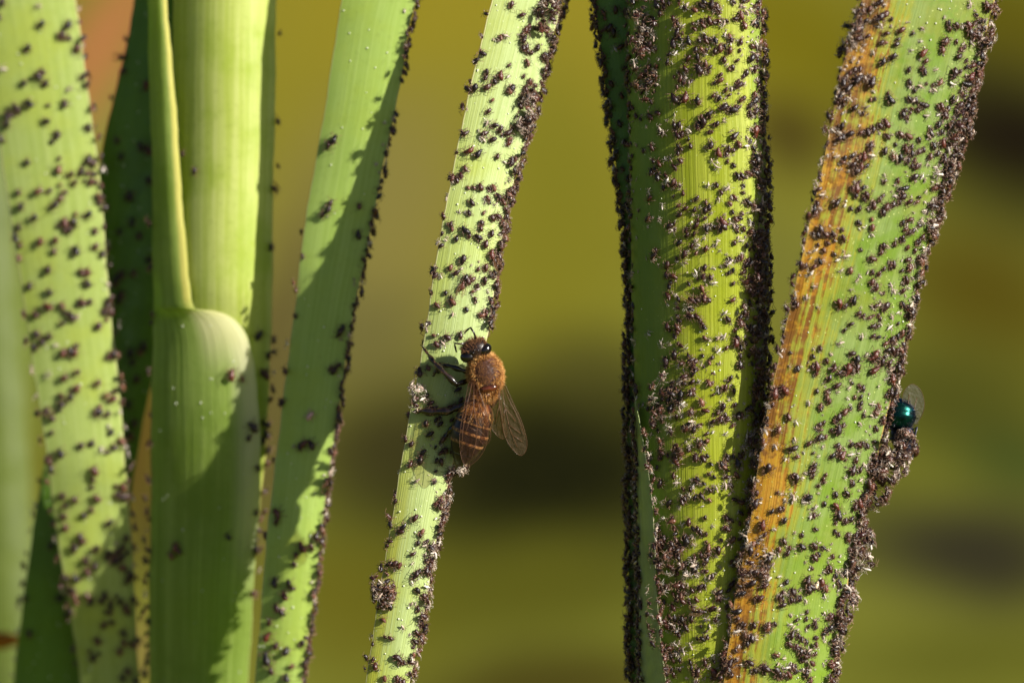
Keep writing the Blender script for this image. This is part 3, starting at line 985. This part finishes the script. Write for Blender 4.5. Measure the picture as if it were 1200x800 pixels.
# pollen and wax specks
spk = MB(); spk.v = [(.5, 0, .2), (0, .5, .2), (-.5, 0, .2), (0, -.5, .2), (0, 0, .6), (0, 0, -.1)]
for a_, b_ in ((0, 1), (1, 2), (2, 3), (3, 0)):
    spk.face((a_, b_, 4)); spk.face((b_, a_, 5))
for leaf, cnt, y0 in ((L1, 60, 0), (L2, 200, 0), (L3out, 30, 380), (L4, 60, 0), (L5, 110, 0), (L7, 120, 0), (L8, 120, 0)):
    for _ in range(cnt):
        y = rng.uniform(y0, 800); f = rng.uniform(.03, .97)
        put(leaf, 'x', leaf.xl(y) + (leaf.xr(y) - leaf.xl(y)) * f, y, rng.triangular(1.2, 3.6, 1.6), rng.random() * 6, specks)
stuff("pollen_dust", [spk], [plain("pollen", srgb(220, 222, 200), .4, .5)], specks, "fine whitish pollen specks dusted over the leaf surfaces", "pollen")

# ------------------------------------------------------------------ honeybee
K = PXC
M_BDARK = plain("bee_cuticle", srgb(22, 14, 13), .36, .45, srgb(36, 21, 17), 20, .2)
M_BAMB = plain("bee_amber", srgb(96, 54, 28), .3, .6, srgb(44, 26, 18), 20, .25)
M_BBAND = plain("bee_band", srgb(164, 124, 82), .6, .3, srgb(84, 56, 38), 30)
M_BEYE = plain("bee_eye", srgb(14, 10, 10), .12, .7)
M_BFUR = plain("bee_fur", srgb(176, 120, 58), .55, .3, srgb(134, 86, 40), 12)
M_BFURP = plain("bee_fur_pale", srgb(214, 172, 108), .6, .3, srgb(190, 138, 76), 12)
M_BFURD = plain("bee_fur_brown", srgb(140, 98, 62), .6, .3, srgb(112, 76, 50), 12)
M_BSCUT = plain("bee_scutum", srgb(86, 56, 50), .55, .4, srgb(64, 40, 36), 30, .5)
M_BLEG = plain("bee_leg", srgb(22, 15, 14), .22, .7, srgb(42, 27, 20), 14)
M_BWING = wing_mat("bee_wing", (.86, .76, .6, 1), .08, .24, srgb(176, 150, 116))
M_BWINGC = wing_mat("bee_wing_clear", (.80, .70, .60, 1), .05, .2, srgb(150, 112, 96))
M_BVEIN = plain("bee_wing_vein", srgb(92, 62, 42), .4, .5)

bee = empty("honeybee", P(548, 465, 0), ROT)
tag(bee, "honeybee with furry orange thorax clinging to the middle leaf's edge", "bee")


def B(px, py, z):
    """bee space: photo-plane pixels around the bee, z in pixels above the leaf"""
    return Vector(((px - 548) * K, -(py - 465) * K, z * K))


def tri_axes(deg, pitch=0):
    """axes turned deg clockwise in the picture plane, then pitched about the wide axis"""
    r = Matrix.Rotation(-math.radians(deg), 3, 'Z')
    return r @ Matrix.Rotation(math.radians(pitch), 3, 'X')


def fur(mb, c, rad, axes, cnt, length, accept, mat=0, lean=Vector((0, 0, 0)), wd=.32):
    c = Vector(c)
    k = 0
    while k < cnt:
        q = Vector((rng.gauss(0, 1), rng.gauss(0, 1), rng.gauss(0, 1))).normalized()
        if not accept(q): continue
        k += 1
        p = c + axes @ Vector((q.x * rad[0], q.y * rad[1], q.z * rad[2])) * .98
        nn = (axes @ Vector((q.x / rad[0], q.y / rad[1], q.z / rad[2]))).normalized()
        d = nn + lean + Vector((rng.uniform(-.35, .35), rng.uniform(-.35, .35), rng.uniform(-.35, .35)))
        L = length * K * rng.uniform(.6, 1.15)
        mb.hair(p, d, L, wd * K, mat if not callable(mat) else mat(q), Vector((rng.uniform(-.25, .25), rng.uniform(-.25, .25), rng.uniform(-.25, .25))) * L)


# head
hax = tri_axes(-22, 20)
hc = B(557, 410, 32)
hb = MB(); hb.ell(hc, (17 * K, 13 * K, 12 * K), hax, 20, 14)
head = hb.build("head", M_BDARK, bee)
for sgn in (-1, 1):
    e = MB()
    e.ell(hc + hax @ Vector((sgn * 10.2 * K, -2.4 * K, 4.6 * K)), (9.2 * K, 7.2 * K, 8 * K), hax @ Matrix.Rotation(sgn * .25, 3, 'Z'), 18, 14)
    e.build("compound_eye", M_BEYE, head)
    for k in range(1):
        a = MB()
        if sgn < 0:
            path = [B(549, 401, 40), B(541, 403, 44), B(533.5, 402, 46), B(534.2, 406, 42), B(535.5, 412, 34)]
        else:
            path = [B(558, 397, 40), B(556, 390, 42), B(552, 384, 42), B(549, 386, 38), B(545, 390, 32)]
        a.tube(path, [1.3 * K, 1.2 * K, 1.2 * K, 1.3 * K, 1.0 * K], 7)
        a.build("antenna", M_BLEG, head)
for dx in (-3, 0, 3):
    e = MB(); e.ell(hc + hax @ Vector((dx * K, (2 if dx else 4.5) * K, 12 * K)), (1.4 * K,) * 3, None, 8, 6)
    e.build("ocellus", M_BEYE, head)
hf = MB()
fur(hf, hc, (17 * K, 13 * K, 12 * K), hax, 420, 4.5, lambda q: q.y > .3 and q.z > -.5 and abs(q.x) < .85, 0, wd=.26)
fur(hf, hc, (17 * K, 13 * K, 12 * K), hax, 260, 6, lambda q: q.y < -.45 and q.z > -.5, 1, wd=.26)
fur(hf, hc, (17 * K, 13 * K, 12 * K), hax, 60, 3, lambda q: abs(q.x) < .2 and q.z > .3, 0, wd=.22)
ob = hf.build("fur", [M_BFURD, M_BFURP], head); ob["kind"] = "stuff"

# thorax
tax = tri_axes(-12, 0)
tc_ = B(569, 438, 30); trad = (19 * K, 24 * K, 18 * K)
tb = MB(); tb.ell(tc_, trad, tax, 24, 16)
thorax = tb.build("thorax", M_BSCUT, bee)
sb = MB(); sb.ell(tc_ + tax @ Vector((0, -16.5 * K, 10.5 * K)), (11.5 * K, 5 * K, 5.5 * K), tax, 18, 10)
sb.build("scutellum", plain("bee_scutellum", srgb(92, 44, 22), .15, .7, srgb(60, 28, 18), 20), thorax)
tf = MB()
bald = lambda q: (q.x / .55) ** 2 + ((q.y - .1) / .6) ** 2 < 1 and q.z > 0
fur(tf, tc_, trad, tax, 3600, 6.0, lambda q: not bald(q) and q.z > -.7 and not (q.z > .4 and -.85 < q.y < -.45 and abs(q.x) < .5), lambda q: 0 if rng.random() < .65 else 1, Vector((0, -.45, 0)), .27)
fur(tf, tc_, trad, tax, 1100, 2.6, bald, lambda q: 2 if rng.random() < .72 else 0, Vector((0, -.3, 0)), wd=.2)
fur(tf, tc_, trad, tax, 420, 6, lambda q: q.y > .72, 1, Vector((0, .1, .1)), .25)
ob = tf.build("fur", [M_BFUR, M_BFURP, M_BFURD], thorax); ob["kind"] = "stuff"

pb = MB(); pb.ell(B(567, 463, 29), (13 * K, 9 * K, 11 * K), tax, 16, 10)
waist = pb.build("propodeum", M_BAMB, bee)
pf = MB()
fur(pf, B(567, 463, 29), (13 * K, 9 * K, 11 * K), tax, 700, 7, lambda q: q.z > -.3, lambda q: 0 if rng.random() < .5 else 1, Vector((0, -.6, 0)), .2)
ob = pf.build("fur", [M_BFUR, M_BFURP], waist); ob["kind"] = "stuff"

# abdomen in overlapping plates
A0, A1 = B(565, 466, 28), B(538, 545, 21)
ad = (A1 - A0)
adir = ad.normalized(); aside = adir.cross(Vector((0, 0, 1))).normalized(); aup = aside.cross(adir)
ar = pchip([0, .06, .16, .32, .5, .66, .8, .92, 1.0], [5, 12, 18, 21, 21.5, 19, 14.5, 8.5, 1.5])
apt = lambda t: A0 + ad * t + aup * (math.sin(t * math.pi) * 4 * K)
ab = MB()
ab.tube([apt(i / 20) for i in range(21)], [ar(i / 20) * .93 * K for i in range(21)], 20, 0, .88, aup)
abd = ab.build("abdomen", M_BDARK, bee)
cuts = [.03, .2, .36, .51, .66, .81, 1.0]
for i in range(6):
    t0, t1 = cuts[i], cuts[i + 1] + (.012 if i < 5 else 0)
    ts = [t0 + (t1 - t0) * k / 7 for k in range(8)]
    rs = [(ar(t) * (1 + .035 * k / 7) + .15) * K for k, t in enumerate(ts)]
    rs.append(ar(t1) * .9 * K); ts.append(t1 - .002)
    mb = MB()
    path = [apt(t) for t in ts]
    mats = ([0] * 5 + [1, 1] + [0]) if i in (2, 3) else ([0] * 6 + [1] + [0]) if i == 1 else [0] * 8
    b0 = len(mb.f)
    rings = []
    for p, r in zip(path, rs):
        rings.append([p + aside * (math.cos(2 * math.pi * j / 24) * r) + aup * (math.sin(2 * math.pi * j / 24) * r * .88) for j in range(24)])
    mb.rings([list(reversed(r)) for r in rings], mats, cap=(i == 5))
    mb.build("tergite", [M_BAMB if i < 1 else M_BDARK, M_BBAND], abd)
af = MB()
for _ in range(1300):
    t = rng.choice([rng.uniform(.0, .2), rng.uniform(.0, .2), rng.uniform(.0, .34), rng.uniform(.0, .26), rng.uniform(.0, .3)])
    a = rng.uniform(-.5, math.pi + .5)
    nn = aside * math.cos(a) + aup * math.sin(a)
    p = apt(t) + nn * ar(t) * K * .96
    L = (9 if t < .2 else 6) * rng.uniform(.5, 1.1) * K
    af.hair(p, nn * .45 + adir * 1.0 + Vector((rng.uniform(-.3, .3), rng.uniform(-.3, .3), rng.uniform(-.3, .3))), L, .17 * K, 0 if t < .3 and rng.random() < .6 else 1)
ob = af.build("fur", [M_BFUR, M_BFURP], abd); ob["kind"] = "stuff"


def wing(name, outline, veins, parent, mat, vmat, space, vr=.3):
    """outline/veins: lists of (px, py, z)"""
    mb = MB()
    pts = [space(*q) for q in outline]
    ce = sum(pts, Vector((0, 0, 0))) / len(pts)
    # smooth closed outline
    sm = []
    n = len(pts)
    for i in range(n):
        p0, p1, p2, p3 = pts[i - 1], pts[i], pts[(i + 1) % n], pts[(i + 2) % n]
        for k in range(4):
            t = k / 4
            sm.append(.5 * ((2 * p1) + (p2 - p0) * t + (2 * p0 - 5 * p1 + 4 * p2 - p3) * t * t + (3 * p1 - p0 - 3 * p2 + p3) * t**3))
    rings = [[ce + (p - ce) * s_ for p in sm] for s_ in (1, .75, .5, .25, .02)]
    rings = [[p + Vector((0, 0, (1 - s_) * 1.2 * PXC + math.sin(i * .9 + s_ * 7) * .35 * PXC * s_)) for i, p in enumerate(r)] for r, s_ in zip(rings, (1, .75, .5, .25, .02))]
    mb.rings(rings, 0, cap=False)
    k = (len(rings) - 1) * len(sm)
    mb.face([k + j for j in range(len(sm))])
    ob = mb.build(name, mat, parent)
    vb = MB()
    for v in veins:
        vb.tube([space(*q) + Vector((0, 0, .8 * PXC)) for q in v], vr * PXC, 4)
    vb.tube([p + Vector((0, 0, .15 * PXC)) for p in sm + [sm[0]]], vr * .7 * PXC, 4)
    vb.build("vein", vmat, ob)
    return ob


# left wing pair lies over the abdomen, right pair spread
wing("forewing", [(551, 446, 44), (558, 447, 48), (565, 466, 53), (572, 492, 54), (571, 516, 52), (563, 533, 49), (550, 544, 46), (544, 541, 46), (540, 526, 47), (540, 504, 48), (545, 474, 47)],
     [[(554, 447, 46), (548, 474, 48), (543, 504, 49), (542, 526, 48)], [(556, 448, 47), (556, 474, 51), (560, 500, 53), (558, 520, 52), (552, 538, 49)], [(556, 474, 51), (549, 498, 51), (544, 510, 49)],
      [(560, 500, 53), (568, 508, 53)], [(549, 498, 51), (559, 503, 53)], [(558, 520, 52), (546, 526, 49)]], bee, M_BWINGC, M_BVEIN, B)
wing("hindwing", [(556, 452, 42), (561, 455, 44), (568, 474, 47), (574, 494, 47), (575, 512, 45), (568, 520, 43), (560, 508, 44), (556, 484, 44)],
     [[(558, 454, 43), (563, 480, 46), (568, 506, 45)], [(561, 470, 45), (570, 492, 46)]], bee, M_BWINGC, M_BVEIN, B)
wing("forewing", [(587, 447, 44), (592, 450, 45), (600, 468, 46), (609, 487, 44), (616, 508, 41), (617, 523, 39), (611, 532, 38), (602, 526, 39), (592, 510, 41), (588, 488, 44), (585, 466, 45)],
     [[(589, 449, 45), (599, 472, 46), (608, 490, 44), (614, 508, 42)], [(588, 452, 45), (592, 476, 45), (597, 500, 42), (606, 522, 40)], [(592, 476, 45), (604, 492, 44)], [(596, 496, 43), (610, 506, 42)],
      [(592, 476, 45), (590, 494, 43)], [(601, 508, 42), (612, 516, 40)]], bee, M_BWING, M_BVEIN, B)
wing("hindwing", [(582, 454, 40), (586, 457, 41), (588, 474, 41), (592, 494, 39), (594, 508, 37), (589, 513, 36), (581, 507, 37), (576, 497, 38), (578, 474, 40)],
     [[(584, 456, 41), (586, 482, 40), (590, 506, 37)], [(585, 474, 41), (580, 496, 38)]], bee, M_BWING, M_BVEIN, B)


def leg(path, rad, parent=bee, hairs=30):
    mb = MB()
    pts = [B(*p) for p in path]
    # swell every segment in its middle so that the joints show
    pp, rr = [], []
    for i in range(len(pts) - 1):
        for k in range(5):
            t = k / 5
            pp.append(pts[i].lerp(pts[i + 1], t))
            rr.append(rad[i] * (0.62 + .5 * math.sin(math.pi * min(t + .12, 1))) * K)
    pp.append(pts[-1]); rr.append(rad[-1] * .5 * K)
    mb.tube(pp, rr, 8)
    for sgn in (-1, 1):
        mb.tube([pts[-1], pts[-1] + Vector((sgn * 1.6 * K, 1.2 * K, -.4 * K)), pts[-1] + Vector((sgn * 2.0 * K, 2.2 * K, -1.6 * K))], [.5 * K, .4 * K, .15 * K], 4)
    ob = mb.build("leg", M_BLEG, parent)
    hb_ = MB()
    for _ in range(hairs * 4):
        i = rng.randrange(3, len(pp) - 2)
        d = Vector((rng.uniform(-1, 1), rng.uniform(-1, 1), rng.uniform(-.6, 1))).normalized()
        hb_.hair(pp[i] + d * rr[i] * .8, d + (pp[i + 1] - pp[i]).normalized() * .8, 3.2 * K * rng.uniform(.5, 1), .18 * K)
    h = hb_.build("bristles", M_BFURD if hairs > 20 else M_BFUR, ob); h["kind"] = "stuff"


leg([(549, 445, 20), (536, 450, 28), (521, 436, 30), (509, 424, 22), (502, 415, 11), (495, 406, 3)], [3.4, 3.6, 3.0, 2.8, 1.4, 1.2])
leg([(551, 436, 20), (541, 433, 22), (527, 428, 20), (517, 428, 14), (511, 434, 8), (508, 441, 5)], [3.2, 3.4, 2.8, 1.6, 1.3, 1])
leg([(555, 462, 18), (545, 473, 22), (528, 481, 20), (509, 482, 14), (494, 481, 8), (484, 482, 5)], [3.6, 4.0, 4.6, 5.2, 2.6, 1.6], hairs=50)
leg([(556, 468, 16), (546, 486, 18), (534, 498, 14), (524, 508, 8), (518, 516, 6), (513, 522, 5.5)], [3.6, 3.8, 3.4, 2.4, 1.8, 1.2])
leg([(576, 456, 10), (584, 461, 4), (580, 472, 4), (568, 478, -3), (560, 480, -4), (555, 482, -4)], [3.4, 3.6, 3.4, 2.4, 1.6, 1.2])
leg([(580, 440, 10), (584, 444, 2), (578, 448, 0), (568, 446, -4), (562, 444, -4), (558, 443, -3)], [3.2, 3.4, 2.8, 1.8, 1.4, 1])

# ------------------------------------------------------------------ fly behind the right leaf
fly = empty("greenbottle_fly", P(1040, 520, 1), ROT)
tag(fly, "metallic blue green fly half hidden behind the ochre margined leaf's right edge", "fly")


def Fp(px, py, z):
    return Vector(((px - 1040) * K, -(py - 520) * K, z * K))


def metallic():
    m = NT("fly_metal")
    tc = m.n("ShaderNodeTexCoord").outputs["Normal"]
    nz = m.noise(m.n("ShaderNodeTexCoord").outputs["Object"], 12, 3)
    lw = m.n("ShaderNodeLayerWeight"); lw.inputs[0].default_value = .4
    col = m.mix(m.smooth(lw.outputs["Facing"], .1, .7), srgb(12, 62, 54), srgb(10, 26, 84))
    m.l(m.mix(m.smooth(nz, .4, .65, 0, .7), col, srgb(8, 18, 30)), m.bsdf.inputs["Base Color"])
    m.bsdf.inputs["Metallic"].default_value = .9
    m.bsdf.inputs["Roughness"].default_value = .3
    m.l(m.bump(nz, .35, .01), m.bsdf.inputs["Normal"])
    return m.mat


M_FLY = metallic()
M_FDARK = plain("fly_dark", srgb(24, 24, 28), .3, .6, srgb(40, 40, 52), 20)
M_FWING = wing_mat("fly_wing", (.72, .71, .66, 1), .24, .3, srgb(130, 126, 114))
mb = MB(); mb.ell(Fp(1054, 486, -1), (20 * K, 19 * K, 17 * K), tri_axes(12, 0), 24, 30, fn=lambda q: 1.02 - .05 * (((math.acos(max(-1, min(1, q.y))) / math.pi) * 4.5) % 1) ** 2)
fab = mb.build("abdomen", M_FLY, fly)
hb_ = MB(); fur(hb_, Fp(1054, 486, -1), (20 * K, 19 * K, 17 * K), tri_axes(12), 320, 6.5, lambda q: q.y > -.7, 0, wd=.26)
h = hb_.build("bristles", M_FDARK, fab); h["kind"] = "stuff"
mb = MB(); mb.ell(Fp(1058, 510, -6), (15 * K, 15 * K, 14 * K), tri_axes(-20), 20, 12)
fth = mb.build("thorax", plain("fly_thorax", srgb(26, 44, 66), .3, .6, srgb(50, 60, 84), 16, .2, metal=.7), fly)
mb = MB(); mb.ell(Fp(1064, 530, -6), (12 * K, 9 * K, 10 * K), tri_axes(-20), 18, 12)
fhd = mb.build("head", M_FDARK, fly)
for sgn in (-1, 1):
    mb = MB(); mb.ell(Fp(1064 + sgn * 8, 531 + sgn * -3, -4), (6 * K, 8 * K, 7 * K), None, 14, 10)
    mb.build("compound_eye", plain("fly_eye", srgb(46, 18, 16), .2, .6), fhd)
wing("wing", [(1056, 503, 2), (1060, 488, 5), (1056, 468, 8), (1060, 455, 10), (1069, 450, 10), (1079, 460, 9), (1082, 478, 7), (1075, 494, 4), (1063, 504, 2)],
     [[(1058, 503, 2), (1062, 484, 6), (1064, 462, 9)], [(1060, 503, 2), (1069, 484, 6), (1073, 466, 8)], [(1063, 482, 6), (1070, 482, 6)]], fly, M_FWING, M_BVEIN, Fp)
wing("wing", [(1048, 500, 2), (1044, 486, 6), (1041, 468, 8), (1042, 452, 10), (1046, 442, 10), (1050, 446, 10), (1051, 464, 9), (1051, 486, 6)],
     [[(1048, 500, 2), (1045, 472, 8), (1046, 448, 10)]], fly, M_FWING, M_BVEIN, Fp)
for path in ([(1050, 506, 2), (1040, 500, 4), (1030, 502, 0), (1024, 508, -4)], [(1052, 512, 2), (1042, 514, 4), (1034, 522, 0), (1028, 530, -4)], [(1066, 506, 0), (1074, 500, 2), (1070, 520, -2), (1060, 535, -6)],
             [(1060, 520, 2), (1050, 528, 4), (1040, 536, 0), (1032, 540, -4)]):
    mb = MB(); mb.tube([Fp(*q) for q in path], [1.8 * K, 1.6 * K, 1.2 * K, .6 * K], 6)
    mb.build("leg", M_FDARK, fly)
